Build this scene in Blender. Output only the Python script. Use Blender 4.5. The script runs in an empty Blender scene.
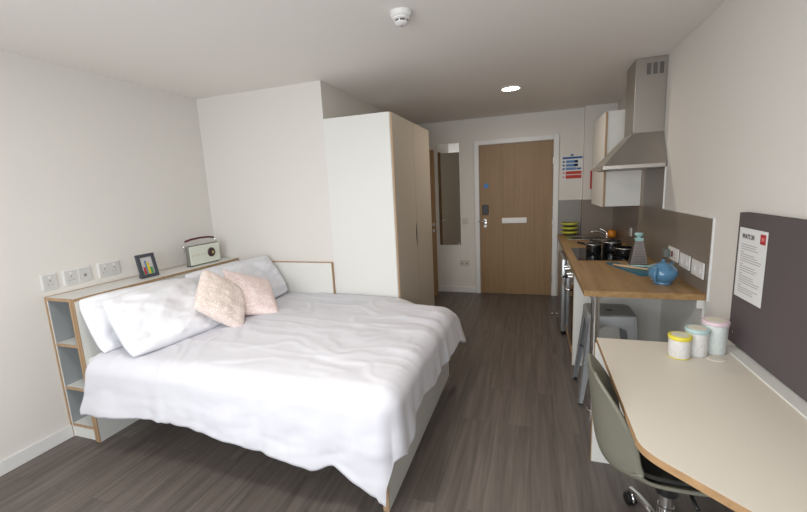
import bpy, bmesh, math, random
from mathutils import Vector, Matrix, noise
random.seed(4)
PI = math.pi
scene = bpy.context.scene
COL = scene.collection

# ------------------------------------------------------------------ camera
F, YAW, PITCH, ROLL, HC = 388.795, 0.3246, -0.1680, -0.0480, 1.568
def cam_axes():
    f = Vector((-math.sin(YAW)*math.cos(PITCH), math.cos(YAW)*math.cos(PITCH), math.sin(PITCH)))
    r = Vector((math.cos(YAW), math.sin(YAW), 0)); u = r.cross(f)
    c, s = math.cos(ROLL), math.sin(ROLL)
    return c*r+s*u, -s*r+c*u, f
cd = bpy.data.cameras.new('camera'); cam = bpy.data.objects.new('camera', cd); COL.objects.link(cam)
R_, U_, F_ = cam_axes()
cam.matrix_world = Matrix(((R_.x, U_.x, -F_.x, 0), (R_.y, U_.y, -F_.y, 0), (R_.z, U_.z, -F_.z, HC), (0, 0, 0, 1)))
cd.sensor_width = 36; cd.lens = 36*F/807; cd.clip_start = .02
scene.camera = cam
# ------------------------------------------------------------------ world, lights, exposure
w = bpy.data.worlds.new('world'); scene.world = w; w.use_nodes = True
bg = w.node_tree.nodes['Background']; bg.inputs[0].default_value = (.72, .82, 1, 1); bg.inputs[1].default_value = 1.0
def area(name, loc, rot, sx, sy, power, color):
    l = bpy.data.lights.new(name, 'AREA'); l.shape = 'RECTANGLE'; l.size = sx; l.size_y = sy
    l.energy = power; l.color = color
    o = bpy.data.objects.new(name, l); COL.objects.link(o); o.location = loc; o.rotation_euler = rot
    return o
# daylight through the window behind the camera (the window is in wall_rear at Y=-1)
area('window_daylight', (-1.0, -1.16, 1.45), (PI/2-math.radians(22), 0, 0), 2.9, 1.5, 90, (.92, .97, 1))
# added overhead fill that brightens the bed top; no lamp is seen here
def fill_light(loc, p, size, col):
    l = bpy.data.lights.new('overhead_fill', 'AREA'); l.shape = 'DISK'; l.size = size; l.energy = p; l.color = col
    o = bpy.data.objects.new('overhead_fill', l); COL.objects.link(o); o.location = loc
fill_light((-.95, .75, 2.46), 19, .34, (1, .97, .93))
scene.view_settings.view_transform = 'Standard'
scene.view_settings.look = 'None'
scene.view_settings.exposure = -0.01
scene.view_settings.gamma = 1
scene.view_settings.use_curve_mapping = False

# ------------------------------------------------------------------ materials
def lin(c):
    return tuple(((v/255)/12.92 if v/255 <= .04045 else ((v/255+.055)/1.055)**2.4) for v in c)+(1,)
def mat(name, c, rough=.5, metal=0, bump=0, bscale=60, var=0, vscale=8, trans=0, coat=0, emis=None, estr=0, sheen=0):
    m = bpy.data.materials.new(name); m.use_nodes = True
    nt = m.node_tree; b = nt.nodes['Principled BSDF']
    b.inputs['Base Color'].default_value = lin(c)
    b.inputs['Roughness'].default_value = rough; b.inputs['Metallic'].default_value = metal
    b.inputs['Transmission Weight'].default_value = trans; b.inputs['Coat Weight'].default_value = coat
    if sheen: b.inputs['Sheen Weight'].default_value = sheen
    if emis: b.inputs['Emission Color'].default_value = lin(emis); b.inputs['Emission Strength'].default_value = estr
    tc = nt.nodes.new('ShaderNodeTexCoord')
    if var:
        n = nt.nodes.new('ShaderNodeTexNoise'); n.inputs['Scale'].default_value = vscale; n.inputs['Detail'].default_value = 4
        nt.links.new(tc.outputs['Object'], n.inputs['Vector'])
        r = nt.nodes.new('ShaderNodeValToRGB')
        a = lin(tuple(max(0, v-var) for v in c)); d = lin(tuple(min(255, v+var) for v in c))
        r.color_ramp.elements[0].position = .3; r.color_ramp.elements[1].position = .7
        r.color_ramp.elements[0].color = a; r.color_ramp.elements[1].color = d
        nt.links.new(n.outputs['Fac'], r.inputs['Fac']); nt.links.new(r.outputs['Color'], b.inputs['Base Color'])
    if bump:
        n2 = nt.nodes.new('ShaderNodeTexNoise'); n2.inputs['Scale'].default_value = bscale; n2.inputs['Detail'].default_value = 3
        nt.links.new(tc.outputs['Object'], n2.inputs['Vector'])
        bp = nt.nodes.new('ShaderNodeBump'); bp.inputs['Strength'].default_value = bump; bp.inputs['Distance'].default_value = .004
        nt.links.new(n2.outputs['Fac'], bp.inputs['Height']); nt.links.new(bp.outputs['Normal'], b.inputs['Normal'])
    return m
def wood(name, c1, c2, axis='z', scale=1.0, rough=.45, fine=14):
    m = bpy.data.materials.new(name); m.use_nodes = True
    nt = m.node_tree; b = nt.nodes['Principled BSDF']; b.inputs['Roughness'].default_value = rough
    tc = nt.nodes.new('ShaderNodeTexCoord'); mp = nt.nodes.new('ShaderNodeMapping')
    s = [fine, fine, fine]; s['xyz'.index(axis)] = .8
    mp.inputs['Scale'].default_value = [v*scale for v in s]
    nt.links.new(tc.outputs['Object'], mp.inputs['Vector'])
    n = nt.nodes.new('ShaderNodeTexNoise'); n.inputs['Scale'].default_value = 1.5; n.inputs['Detail'].default_value = 7; n.inputs['Distortion'].default_value = .6
    nt.links.new(mp.outputs['Vector'], n.inputs['Vector'])
    r = nt.nodes.new('ShaderNodeValToRGB'); r.color_ramp.elements[0].position = .32; r.color_ramp.elements[1].position = .68
    r.color_ramp.elements[0].color = lin(c1); r.color_ramp.elements[1].color = lin(c2)
    nt.links.new(n.outputs['Fac'], r.inputs['Fac']); nt.links.new(r.outputs['Color'], b.inputs['Base Color'])
    return m
def floor_mat():
    m = bpy.data.materials.new('grey oak vinyl planks'); m.use_nodes = True
    nt = m.node_tree; b = nt.nodes['Principled BSDF']; L = nt.links.new
    tc = nt.nodes.new('ShaderNodeTexCoord'); mp = nt.nodes.new('ShaderNodeMapping')
    mp.inputs['Rotation'].default_value = (0, 0, PI/2)
    L(tc.outputs['Object'], mp.inputs['Vector'])
    br = nt.nodes.new('ShaderNodeTexBrick'); br.offset = .37; br.inputs['Scale'].default_value = 1
    br.inputs['Brick Width'].default_value = 1.22; br.inputs['Row Height'].default_value = .152
    br.inputs['Mortar Size'].default_value = .0012; br.inputs['Mortar Smooth'].default_value = .2; br.inputs['Bias'].default_value = 0
    br.inputs['Color1'].default_value = (0, 0, 0, 1); br.inputs['Color2'].default_value = (1, 1, 1, 1); br.inputs['Mortar'].default_value = (.5, .5, .5, 1)
    L(mp.outputs['Vector'], br.inputs['Vector'])
    mp2 = nt.nodes.new('ShaderNodeMapping'); mp2.inputs['Scale'].default_value = (22, 1.1, 1)
    L(tc.outputs['Object'], mp2.inputs['Vector'])
    # offset the grain per plank
    add = nt.nodes.new('ShaderNodeVectorMath'); add.operation = 'ADD'
    sc = nt.nodes.new('ShaderNodeVectorMath'); sc.operation = 'SCALE'; sc.inputs['Scale'].default_value = 13
    L(br.outputs['Color'], sc.inputs[0]); L(mp2.outputs['Vector'], add.inputs[0]); L(sc.outputs['Vector'], add.inputs[1])
    n = nt.nodes.new('ShaderNodeTexNoise'); n.inputs['Scale'].default_value = 1.2; n.inputs['Detail'].default_value = 8; n.inputs['Roughness'].default_value = .6; n.inputs['Distortion'].default_value = .8
    L(add.outputs['Vector'], n.inputs['Vector'])
    r = nt.nodes.new('ShaderNodeValToRGB')
    r.color_ramp.elements[0].position = .3; r.color_ramp.elements[0].color = lin((83, 75, 70))
    r.color_ramp.elements[1].position = .72; r.color_ramp.elements[1].color = lin((120, 110, 103))
    L(n.outputs['Fac'], r.inputs['Fac'])
    mx = nt.nodes.new('ShaderNodeMix'); mx.data_type = 'RGBA'; mx.blend_type = 'MULTIPLY'; mx.inputs[0].default_value = .35
    r2 = nt.nodes.new('ShaderNodeValToRGB'); r2.color_ramp.elements[0].color = (.55, .55, .55, 1); r2.color_ramp.elements[1].color = (1, 1, 1, 1)
    L(br.outputs['Color'], r2.inputs['Fac']); L(r.outputs['Color'], mx.inputs[6]); L(r2.outputs['Color'], mx.inputs[7])
    mm = nt.nodes.new('ShaderNodeMix'); mm.data_type = 'RGBA'; mm.inputs[7].default_value = lin((66, 61, 60))
    ml = nt.nodes.new('ShaderNodeMath'); ml.operation = 'MULTIPLY'; ml.inputs[1].default_value = .6
    L(br.outputs['Fac'], ml.inputs[0]); L(ml.outputs[0], mm.inputs[0]); L(mx.outputs[2], mm.inputs[6]); L(mm.outputs[2], b.inputs['Base Color'])
    b.inputs['Roughness'].default_value = .42
    bp = nt.nodes.new('ShaderNodeBump'); bp.inputs['Strength'].default_value = .15; bp.inputs['Distance'].default_value = .002
    L(n.outputs['Fac'], bp.inputs['Height']); L(bp.outputs['Normal'], b.inputs['Normal'])
    return m
def cushion_mat(name, base, spot):
    m = bpy.data.materials.new(name); m.use_nodes = True
    nt = m.node_tree; b = nt.nodes['Principled BSDF']; b.inputs['Roughness'].default_value = .9; L = nt.links.new
    tc = nt.nodes.new('ShaderNodeTexCoord'); v = nt.nodes.new('ShaderNodeTexVoronoi'); v.inputs['Scale'].default_value = 75
    L(tc.outputs['Object'], v.inputs['Vector'])
    r = nt.nodes.new('ShaderNodeValToRGB'); r.color_ramp.elements[0].position = .28; r.color_ramp.elements[1].position = .5
    r.color_ramp.elements[0].color = lin(spot); r.color_ramp.elements[1].color = lin(base)
    L(v.outputs['Distance'], r.inputs['Fac']); L(r.outputs['Color'], b.inputs['Base Color'])
    return m
M = dict(
    wall=mat('white wall paint', (224, 220, 214), .85, bump=.05, bscale=180),
    ceil=mat('white ceiling paint', (238, 233, 228), .9),
    skirt=mat('white gloss trim', (225, 224, 222), .35),
    floor=floor_mat(),
    lam=mat('white laminate', (226, 225, 220), .45),
    lam_shaded=mat('shaded white laminate', (190, 181, 168), .4),  # white wardrobe doors, with the shade of grazing light put into the colour
    lam_cubby_shade=mat('cubby shade laminate', (150, 154, 156), .5),  # the grey carries the shade inside the headboard cubbies
    ply=wood('plywood edge', (160, 130, 98), (184, 152, 118), 'z', 1, .5, 30),
    dark=mat('dark gap', (40, 36, 34), .6),
    fabric=mat('white cotton', (214, 213, 219), .92, bump=.12, bscale=260, sheen=.2),
    pillow=mat('white pillowcase cotton', (236, 236, 240), .92, bump=.12, bscale=260),
    pillow_grey=mat('pale grey pillowcase cotton', (224, 224, 229), .92, bump=.12, bscale=260),
    mattress=mat('mattress ticking', (225, 225, 225), .9, bump=.1),
    cush1=cushion_mat('cream and rose dotted cloth', (232, 214, 205), (248, 240, 232)),
    cush2=cushion_mat('pink dotted cloth', (234, 212, 207), (248, 236, 232)),
    door=wood('oak door veneer', (138, 109, 74), (150, 121, 86), 'z', 1, .5, 16),
    worktop=wood('oak worktop', (146, 113, 72), (172, 138, 94), 'y', 1, .4, 18),
    steel=mat('brushed steel', (176, 174, 170), .32, 1),
    hood=mat('hood stainless steel', (172, 167, 161), .36, .9),
    chrome=mat('chrome', (225, 225, 225), .08, 1),
    black=mat('black glass', (10, 10, 11), .06, coat=.5),
    blackm=mat('black plastic', (28, 28, 29), .4),
    pot=mat('black enamel', (20, 20, 22), .18, coat=.6),
    splash=mat('taupe splashback', (128, 117, 106), .35),
    white=mat('white plastic', (228, 226, 224), .35),
    offw=mat('cream plastic', (206, 200, 188), .4),
    plate=mat('satin socket plate', (205, 203, 200), .35),
    pin=mat('socket slots', (140, 136, 136), .6),
    board=mat('aubergine grey noticeboard felt', (92, 82, 84), .9, bump=.3, bscale=500),
    paper=mat('white paper', (226, 226, 226), .8),
    ink=mat('black ink', (60, 58, 60), .8), ink2=mat('grey ink', (172, 168, 170), .8),
    red=mat('red print', (178, 40, 48), .6), redp=mat('pale red print', (214, 120, 124), .6),
    red2=mat('red sign panel', (190, 62, 48), .6), blue=mat('blue sign panel', (40, 92, 152), .6),
    blue_l=mat('light blue sign panel', (96, 138, 186), .6), bluedisc=mat('blue door disc', (66, 128, 196), .5),
    desk=mat('cream desk laminate', (220, 212, 198), .42),
    desk_edge=wood('desk plywood edge', (160, 126, 90), (182, 146, 106), 'y', 1, .5, 22),
    chair=mat('sage grey chair plastic', (120, 118, 105), .42),
    pad=mat('charcoal seat pad', (42, 42, 38), .85, bump=.2, bscale=300),
    stool=mat('gunmetal powder coat', (158, 160, 162), .35, .25),
    teapot=mat('blue glazed ceramic', (82, 132, 168), .14, coat=.6),
    teal=mat('teal board plastic', (34, 104, 128), .4),
    spoon=wood('pale beech', (196, 160, 122), (218, 184, 146), 'x', 1, .6, 30),
    mint=mat('pale mint plastic', (168, 206, 204), .4),
    grater=mat('grater steel', (138, 130, 126), .35, .8),
    yellow=mat('yellow glaze', (206, 204, 78), .3),
    bowlg=mat('grey green glaze', (128, 128, 92), .3),
    orange=mat('orange glaze', (214, 132, 36), .4, bump=.3, bscale=90),
    tinw=mat('white speckled tin', (222, 220, 216), .35, var=9, vscale=70),
    tinm=mat('pale speckled mint tin', (214, 220, 216), .35, var=8, vscale=70),
    lidy=mat('yellow tin lid', (226, 210, 72), .35), lidb=mat('pale blue tin lid', (180, 206, 206), .35), lidp=mat('pale pink tin lid', (220, 196, 203), .35),
    lidc=mat('cream lid centre', (222, 218, 200), .4),
    radio=mat('cream radio case', (224, 228, 214), .4), radio_s=mat('grey radio side', (120, 118, 112), .5),
    handle=mat('burgundy leather', (96, 40, 46), .5), brass=mat('gold trim', (190, 170, 120), .3, .8),
    frame=mat('slate frame', (66, 70, 78), .5), photo=mat('photo print', (200, 196, 196), .5),
    p_red=mat('print red', (196, 40, 60), .5), p_yel=mat('print yellow', (222, 196, 50), .5), p_grn=mat('print green', (80, 150, 90), .5), p_blu=mat('print blue', (90, 130, 160), .5),
    lamp=mat('downlight diffuser', (255, 250, 240), .5, emis=(255, 244, 226), estr=14),
    curtain=mat('grey curtain', (128, 122, 114), .9),
    rubber=mat('dark rubber', (30, 30, 32), .7),
)
mm = bpy.data.materials.new('mirror glass'); mm.use_nodes = True
_b = mm.node_tree.nodes['Principled BSDF']; _b.inputs['Metallic'].default_value = 1; _b.inputs['Roughness'].default_value = .02; _b.inputs['Base Color'].default_value = (.8, .8, .78, 1)
M['mirror'] = mm
def glass_mat():
    m = bpy.data.materials.new('pot lid glass'); m.use_nodes = True
    b = m.node_tree.nodes['Principled BSDF']; b.inputs['Base Color'].default_value = (.7, .72, .72, 1); b.inputs['Roughness'].default_value = .05; b.inputs['Transmission Weight'].default_value = .8
    return m
M['glass'] = glass_mat()

# ------------------------------------------------------------------ mesh helpers
class MB:
    def __init__(s): s.b = bmesh.new()
    def box(s, x0, x1, y0, y1, z0, z1, bev=0, rot=None, piv=None):
        r = bmesh.ops.create_cube(s.b, size=1)
        vs = r['verts']
        for v in vs:
            v.co = Vector((x0+(v.co.x+.5)*(x1-x0), y0+(v.co.y+.5)*(y1-y0), z0+(v.co.z+.5)*(z1-z0)))
        if bev:
            es = list({e for v in vs for e in v.link_edges})
            r2 = bmesh.ops.bevel(s.b, geom=es, offset=bev, segments=2, affect='EDGES', profile=.5)
            vs = r2['verts']+[v for v in vs if v.is_valid]
        if rot is not None:
            bmesh.ops.rotate(s.b, verts=list({v for v in vs if v.is_valid}), cent=piv or (0, 0, 0), matrix=rot)
        return s
    def prism(s, pts, z0, z1, axis='z'):
        # pts: 2D outline; axis z: (x,y); axis y: (x,z) extruded in y ; axis x: (y,z) extruded in x
        def P(p, h):
            return {'z': (p[0], p[1], h), 'y': (p[0], h, p[1]), 'x': (h, p[0], p[1])}[axis]
        a = [s.b.verts.new(P(p, z0)) for p in pts]; b = [s.b.verts.new(P(p, z1)) for p in pts]
        n = len(pts); fs = [s.b.faces.new(a[::-1]), s.b.faces.new(b)]
        for i in range(n): fs.append(s.b.faces.new((a[i], a[(i+1) % n], b[(i+1) % n], b[i])))
        bmesh.ops.recalc_face_normals(s.b, faces=fs)
        return s
    def hull(s, lo, hi):
        a = [s.b.verts.new(p) for p in lo]; b = [s.b.verts.new(p) for p in hi]; n = len(lo)
        fs = [s.b.faces.new(a[::-1]), s.b.faces.new(b)]
        for i in range(n): fs.append(s.b.faces.new((a[i], a[(i+1) % n], b[(i+1) % n], b[i])))
        bmesh.ops.recalc_face_normals(s.b, faces=fs)
        return s
    def lathe(s, prof, c=(0, 0, 0), n=32, axis='z', close=True):
        rings = []
        for r, h in prof:
            ring = []
            if r < 1e-6: ring = [None]
            for k in range(n if r >= 1e-6 else 1):
                a = 2*PI*k/n; x, y = r*math.cos(a), r*math.sin(a)
                p = {'z': (x, y, h), 'y': (x, h, y), 'x': (h, x, y)}[axis]
                v = s.b.verts.new((c[0]+p[0], c[1]+p[1], c[2]+p[2]))
                if r < 1e-6: ring = [v]
                else: ring.append(v)
            rings.append(ring)
        fs = []
        for A, B in zip(rings, rings[1:]):
            for k in range(n):
                if len(A) == 1 and len(B) == 1: continue
                if len(A) == 1: fs.append(s.b.faces.new((A[0], B[k], B[(k+1) % n])))
                elif len(B) == 1: fs.append(s.b.faces.new((A[k], A[(k+1) % n], B[0])))
                else: fs.append(s.b.faces.new((A[k], A[(k+1) % n], B[(k+1) % n], B[k])))
        if close:
            for g in (rings[0], rings[-1]):
                if len(g) > 1: fs.append(s.b.faces.new(g))
        bmesh.ops.recalc_face_normals(s.b, faces=fs)
        return s
    def tube(s, pts, rad, n=10):
        pts = [Vector(p) for p in pts]; rings = []
        rr = rad if isinstance(rad, (list, tuple)) else [rad]*len(pts)
        up = None
        for i, p in enumerate(pts):
            d = (pts[min(i+1, len(pts)-1)]-pts[max(i-1, 0)]).normalized()
            if up is None:
                up = Vector((0, 0, 1)) if abs(d.z) < .9 else Vector((1, 0, 0))
            a = d.cross(up).normalized(); b = a.cross(d).normalized(); up = b
            rings.append([s.b.verts.new(p+rr[i]*(math.cos(2*PI*k/n)*a+math.sin(2*PI*k/n)*b)) for k in range(n)])
        fs = []
        for A, B in zip(rings, rings[1:]):
            for k in range(n): fs.append(s.b.faces.new((A[k], A[(k+1) % n], B[(k+1) % n], B[k])))
        fs.append(s.b.faces.new(rings[0][::-1])); fs.append(s.b.faces.new(rings[-1]))
        bmesh.ops.recalc_face_normals(s.b, faces=fs)
        return s
    def grid(s, fn, nu, nv):
        g = [[s.b.verts.new(fn(i/nu, j/nv)) for j in range(nv+1)] for i in range(nu+1)]
        for i in range(nu):
            for j in range(nv): s.b.faces.new((g[i][j], g[i+1][j], g[i+1][j+1], g[i][j+1]))
        return s
    def build(s, name, m, parent=None, smooth=False, label=None):
        if parent is not None:
            off = parent.location.copy(); q = parent.parent
            while q is not None: off += q.location; q = q.parent
            for v in s.b.verts: v.co -= off
        me = bpy.data.meshes.new(name); s.b.normal_update(); s.b.to_mesh(me); s.b.free()
        o = bpy.data.objects.new(name, me); COL.objects.link(o)
        ms = m if isinstance(m, (list, tuple)) else [m]
        for x in ms: me.materials.append(M[x] if isinstance(x, str) else x)
        if smooth:
            for p in me.polygons: p.use_smooth = True
            if smooth is not True:
                me.set_sharp_from_angle(angle=math.radians(smooth))
        if parent is not None: o.parent = parent
        if label: o['label'] = label
        return o
def solid(o, t, offset=0, bev=False):
    md = o.modifiers.new('thickness', 'SOLIDIFY'); md.thickness = t; md.offset = offset; return o
def sub(o, n=1):
    md = o.modifiers.new('smooth', 'SUBSURF'); md.levels = n; md.render_levels = n; return o
def thing(name, label, cat, loc, group=None):
    o = bpy.data.objects.new(name, None); COL.objects.link(o); o.location = loc; o.empty_display_size = .05
    o['label'] = label; o['category'] = cat
    if group: o['group'] = group
    return o
def tag(o, label, cat, group=None):
    o['label'] = label; o['category'] = cat
    if group: o['group'] = group
    return o
def struct(o, label=None):
    o['kind'] = 'structure'
    if label: o['label'] = label
    return o
def centre(o):
    # move the origin of a single-mesh thing to its base centre
    me = o.data; n = len(me.vertices)
    xs = [v.co.x for v in me.vertices]; ys = [v.co.y for v in me.vertices]; zs = [v.co.z for v in me.vertices]
    c = Vector(((min(xs)+max(xs))/2, (min(ys)+max(ys))/2, min(zs)))
    me.transform(Matrix.Translation(-c)); o.location = c; return o
def copy_tree(o, loc, label=None):
    r = o.copy(); COL.objects.link(r); r.location = loc
    if label: r['label'] = label
    for c in o.children:
        d = c.copy(); COL.objects.link(d); d.parent = r
        for e in c.children:
            f = e.copy(); COL.objects.link(f); f.parent = d
    return r

# ------------------------------------------------------------------ room shell
XL, XR, YA, YB, XB, ZC = -3.008, .987, 3.062, 5.70, -1.688, 2.5
YR = -1.0
T = .12
struct(MB().box(XL-T, XR+T, YR-T, YB+.5, -.1, 0).build('floor', 'floor'), 'dark grey-brown wood-plank vinyl floor')
struct(MB().box(XL-T, XR+T, YR-T, YB+.5, ZC, ZC+.1).build('ceiling', 'ceil'), 'plain white ceiling')
struct(MB().box(XL-T, XL, YR, YA, 0, ZC).build('wall_left', 'wall'), 'plain white wall behind the bed head')
struct(MB().box(XR, XR+T, YR, YB+.5, 0, ZC).build('wall_right', 'wall'), 'white wall behind desk and kitchen')
# bathroom block: the face beside the bed, the niche side behind the wardrobe, the corridor side
struct(MB().box(XL-T, XB, YA, 4.27, 0, ZC).build('wall_bathroom', 'wall'), 'white projecting wall at the far side of the bed')
struct(MB().box(XL-T, XB, 4.27, YB+T, 0, ZC).build('wall_corridor', 'wall'), 'corridor wall that holds the side door')
struct(MB().box(XB, .62, YB, YB+T, 0, ZC).build('wall_back', 'wall'), 'white wall around the entrance door')
struct(MB().box(.62, XR, 5.61, YB+T, 0, ZC).build('wall_pipe_box', 'wall'), 'boxed-out wall in the kitchen corner')
# wall behind the camera with the window opening
WX0, WX1, WZ0, WZ1 = -2.35, .45, .75, 2.2
b = MB(); b.box(XL-T, WX0, YR-T, YR, 0, ZC); b.box(WX1, XR+T, YR-T, YR, 0, ZC)
b.box(WX0, WX1, YR-T, YR, 0, WZ0); b.box(WX0, WX1, YR-T, YR, WZ1, ZC)
struct(b.build('wall_rear', 'wall'))
b = MB()
for x in (WX0, WX0+.93, WX0+1.86, WX1-.05): b.box(x, x+.05, YR-.09, YR-.03, WZ0, WZ1)
for z in (WZ0, WZ1-.05): b.box(WX0+.05, WX1-.05, YR-.088, YR-.032, z, z+.05)
struct(b.build('window_1', 'skirt'))
# skirting boards
struct(MB().box(XL, XL+.014, YR, 1.586, 0, .088, .003).build('baseboard_left', 'skirt'), 'white skirting board along the left wall')
struct(MB().box(XB+.001, -.80, YB-.014, YB, 0, .088, .003).build('baseboard_back', 'skirt'), 'white skirting board under the mirror')

# ------------------------------------------------------------------ entrance door
DX0, DX1, DZ = -.721, .254, 2.127
d1 = struct(MB().box(DX0, DX1, YB-.02, YB+.022, .006, DZ, .002).build('door_1', 'door'), 'oak-veneered entrance door')
b = MB()
b.box(DX0-.072, DX0-.004, YB-.032, YB, 0, DZ+.072, .004); b.box(DX1+.004, DX1+.072, YB-.032, YB, 0, DZ+.072, .004)
b.box(DX0-.004, DX1+.004, YB-.032, YB, DZ+.005, DZ+.072, .004)
fr = b.build('door_frame', 'skirt', d1, label='white door frame')
b = MB(); b.box(-.684, -.598, YB-.042, YB-.02, 1.165, 1.305, .006); lk = b.build('card_reader', 'blackm', d1, label='black card reader')
b = MB(); b.lathe([(.0, -.034), (.026, -.034), (.03, -.02)], (-.645, YB, 1.035+.045), 24, 'y')
b.lathe([(.0, -.03), (.02, -.03), (.024, -.02)], (-.645, YB, 1.0), 20, 'y'); b.box(-.667, -.623, YB-.028, YB-.02, 1.0, 1.08, .003)
esc = b.build('lock_plate', 'chrome', d1, 40)
MB().tube([(-.645, YB-.03, 1.075), (-.645, YB-.062, 1.075), (-.66, YB-.07, 1.075), (-.735, YB-.07, 1.072)], .009).build('lever_handle', 'chrome', d1, True)
MB().box(-.413, -.078, YB-.032, YB-.02, 1.035, 1.112, .003).build('letter_plate', 'white', d1, label='white letter plate')
MB().lathe([(0, -.03), (.009, -.03), (.013, -.02)], (-.226, YB, 1.572), 20, 'y').build('spyhole', 'chrome', d1, True)
MB().lathe([(0, -.024), (.034, -.024), (.034, -.02)], (-.628, YB, 1.568), 28, 'y').build('fire_door_disc', 'bluedisc', d1, 40, label='round blue fire door sticker')
for z in (.25, 1.02, 1.86):
    MB().box(DX1-.004, DX1+.012, YB-.04, YB-.018, z-.05, z+.05, .003).build('hinge', 'steel', d1)
# side door in the corridor wall, standing ajar
HGX, HGY = -1.685, 4.83
d2 = struct(MB().box(0, .04, 0, .745, .006, 2.10, .002).build('door_2', 'door'), 'oak-veneered side door standing ajar, seen edge-on past the wardrobe')
MB().tube([(.04, .68, 1.06), (.085, .68, 1.06), (.093, .66, 1.06), (.093, .57, 1.06)], .009).build('lever_handle', 'chrome', d2, True)
b = MB(); b.lathe([(.026, .039), (.026, .046), (0, .046)], (0, .68, 1.06), 20, 'x'); b.lathe([(.022, .039), (.022, .046), (0, .046)], (0, .68, .97), 20, 'x')
b.build('lock_plate', 'chrome', d2)
d2.location = (HGX, HGY, 0); d2.rotation_euler = (0, 0, -math.radians(26))
b = MB(); b.box(XB, XB+.02, YB-.11, YB-.05, 0, 2.17, .003); b.box(XB, XB+.02, 4.74, 4.80, 0, 2.17, .003); b.box(XB, XB+.02, 4.80, YB-.11, 2.12, 2.17, .003)
struct(b.build('trim_1', 'skirt'), 'white frame of the side door')
# mirror
mr = thing('wall_mirror', 'tall frameless rectangular mirror on the wall left of the entrance door', 'mirror', (-1.162, YB, .73))
MB().box(-1.318, -1.004, YB-.012, YB-.001, .728, 2.19).build('mirror_glass', 'mirror', mr)
for x in (-1.28, -1.04):
    for z in (.74, 2.175): MB().lathe([(0, -.018), (.008, -.018), (.008, -.012)], (x, YB, z), 14, 'y').build('fixing', 'chrome', mr)
# switch and socket by the door
t = thing('light_switch', 'small cream light switch right of the mirror', 'light switch', (-.935, YB, 1.04))
MB().box(-.978, -.892, YB-.01, YB, 1.04, 1.126, .003).build('plate', 'offw', t); MB().box(-.947, -.923, YB-.014, YB-.01, 1.065, 1.10, .001).build('rocker', 'offw', t)
t = thing('wall_socket', 'double cream socket low on the wall below the mirror', 'socket', (-.957, YB, .41))
MB().box(-1.03, -.884, YB-.01, YB, .41, .496, .003).build('plate', 'offw', t)
for x in (-.995, -.925): MB().box(x-.010, x+.010, YB-.0115, YB-.01, .435, .455).build('pin_holes', 'curtain', t)

# ------------------------------------------------------------------ wall sockets
def socket(face, y0, y1, z0, z1, label, grp, kind):
    """face -1: on the left wall, +1: on the right wall"""
    X = XL if face < 0 else XR-.012; s = 1 if face < 0 else -1
    t = thing('wall_socket', label, 'socket', (X, (y0+y1)/2, z0), grp)
    def bx(a, b_): return (min(X+s*a, X+s*b_), max(X+s*a, X+s*b_))
    h0, h1 = bx(0, .009)
    if face < 0:
        MB().box(h0, h1, y0-.008, y1+.008, z0-.008, z1+.008, .003).build('surround', 'white', t)
        p0, p1 = bx(.009, .013)
    else: p0, p1 = h0, h1
    MB().box(p0, p1, y0, y1, z0, z1, .0015).build('plate', 'plate' if face < 0 else 'white', t)
    e = .013 if face < 0 else .009
    n = 2 if (y1-y0) > .12 else 1; wd = (y1-y0)/n
    for k in range(n):
        yc = y0+wd*(k+.5)
        if kind == 'socket':
            b = MB(); q0, q1 = bx(e, e+.0008)
            b.box(q0, q1, yc-.003, yc+.003, z0+.045, z0+.057); b.box(q0, q1, yc-.015, yc-.009, z0+.024, z0+.030); b.box(q0, q1, yc+.009, yc+.015, z0+.024, z0+.030)
            b.build('pin_holes', 'pin', t)
            q0, q1 = bx(e, e+.003); MB().box(q0, q1, yc-.008, yc+.008, z1-.024, z1-.010, .001).build('rocker', 'white', t)
        elif kind == 'data':
            q0, q1 = bx(e, e+.0012); b = MB(); b.box(q0, q1, yc-.009, yc+.009, z0+.03, z0+.05); b.build('data_port', 'pin', t)
        else:
            q0, q1 = bx(e, e+.004); MB().box(q0, q1, yc-.013, yc+.013, z0+.025, z0+.06, .001).build('rocker', 'white', t)
    return t
g = 'pale sockets above the bed head shelf'
socket(-1, 1.592, 1.668, 1.04, 1.132, 'pale single socket above the bed shelf, nearest the viewer', g, 'socket')
socket(-1, 1.718, 1.794, 1.042, 1.134, 'pale socket above the bed shelf, second from the viewer', g, 'socket')
socket(-1, 1.806, 1.882, 1.044, 1.136, 'pale data plate touching the second socket above the bed shelf', g, 'data')
socket(-1, 1.944, 2.086, 1.046, 1.138, 'wide double socket above the bed shelf, nearest the picture frame', g, 'socket')
# ------------------------------------------------------------------ headboard shelf unit
HX0, HX1, HY0, HY1, HZ = XL+.002, -2.733, 1.588, 3.05, .99
hb = thing('headboard_shelf_unit', 'white built-in headboard with plywood edges and open cubbies facing out', 'shelf unit', (-2.87, 1.588, 0))
MB().box(HX0, HX1, HY0+.002, HY1, HZ-.018, HZ).build('top', 'lam', hb)
MB().box(HX0, HX0+.016, HY0+.002, HY1, .0, HZ-.018).build('side_panel', 'lam', hb)
MB().box(HX1-.043, HX1, HY0+.002, HY1, 0, HZ-.018).build('side_panel', 'lam', hb)
MB().box(HX0+.016, HX1-.043, 1.95, 1.966, .0, HZ-.018).build('back_panel', 'lam_cubby_shade', hb, label='back of the cubbies, greyed to stand for shade')
MB().box(HX0+.016, HX0+.022, 1.592, 1.95, .1, HZ-.018).build('lining', 'lam_cubby_shade', hb, label='side lining, greyed to stand for shade')
MB().box(HX0+.016, HX1-.043, 1.595, 1.612, .0, .082).build('plinth', 'lam', hb)
for z in (.66, .355, .082):
    sh = MB().box(HX0+.022, HX1-.043, 1.592, 1.95, z, z+.018).build('shelf', 'lam', hb)
    MB().box(HX0+.022, HX1-.043, 1.588, 1.592, z, z+.018).build('edge_band', 'ply', sh, label='plywood edge')
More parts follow.
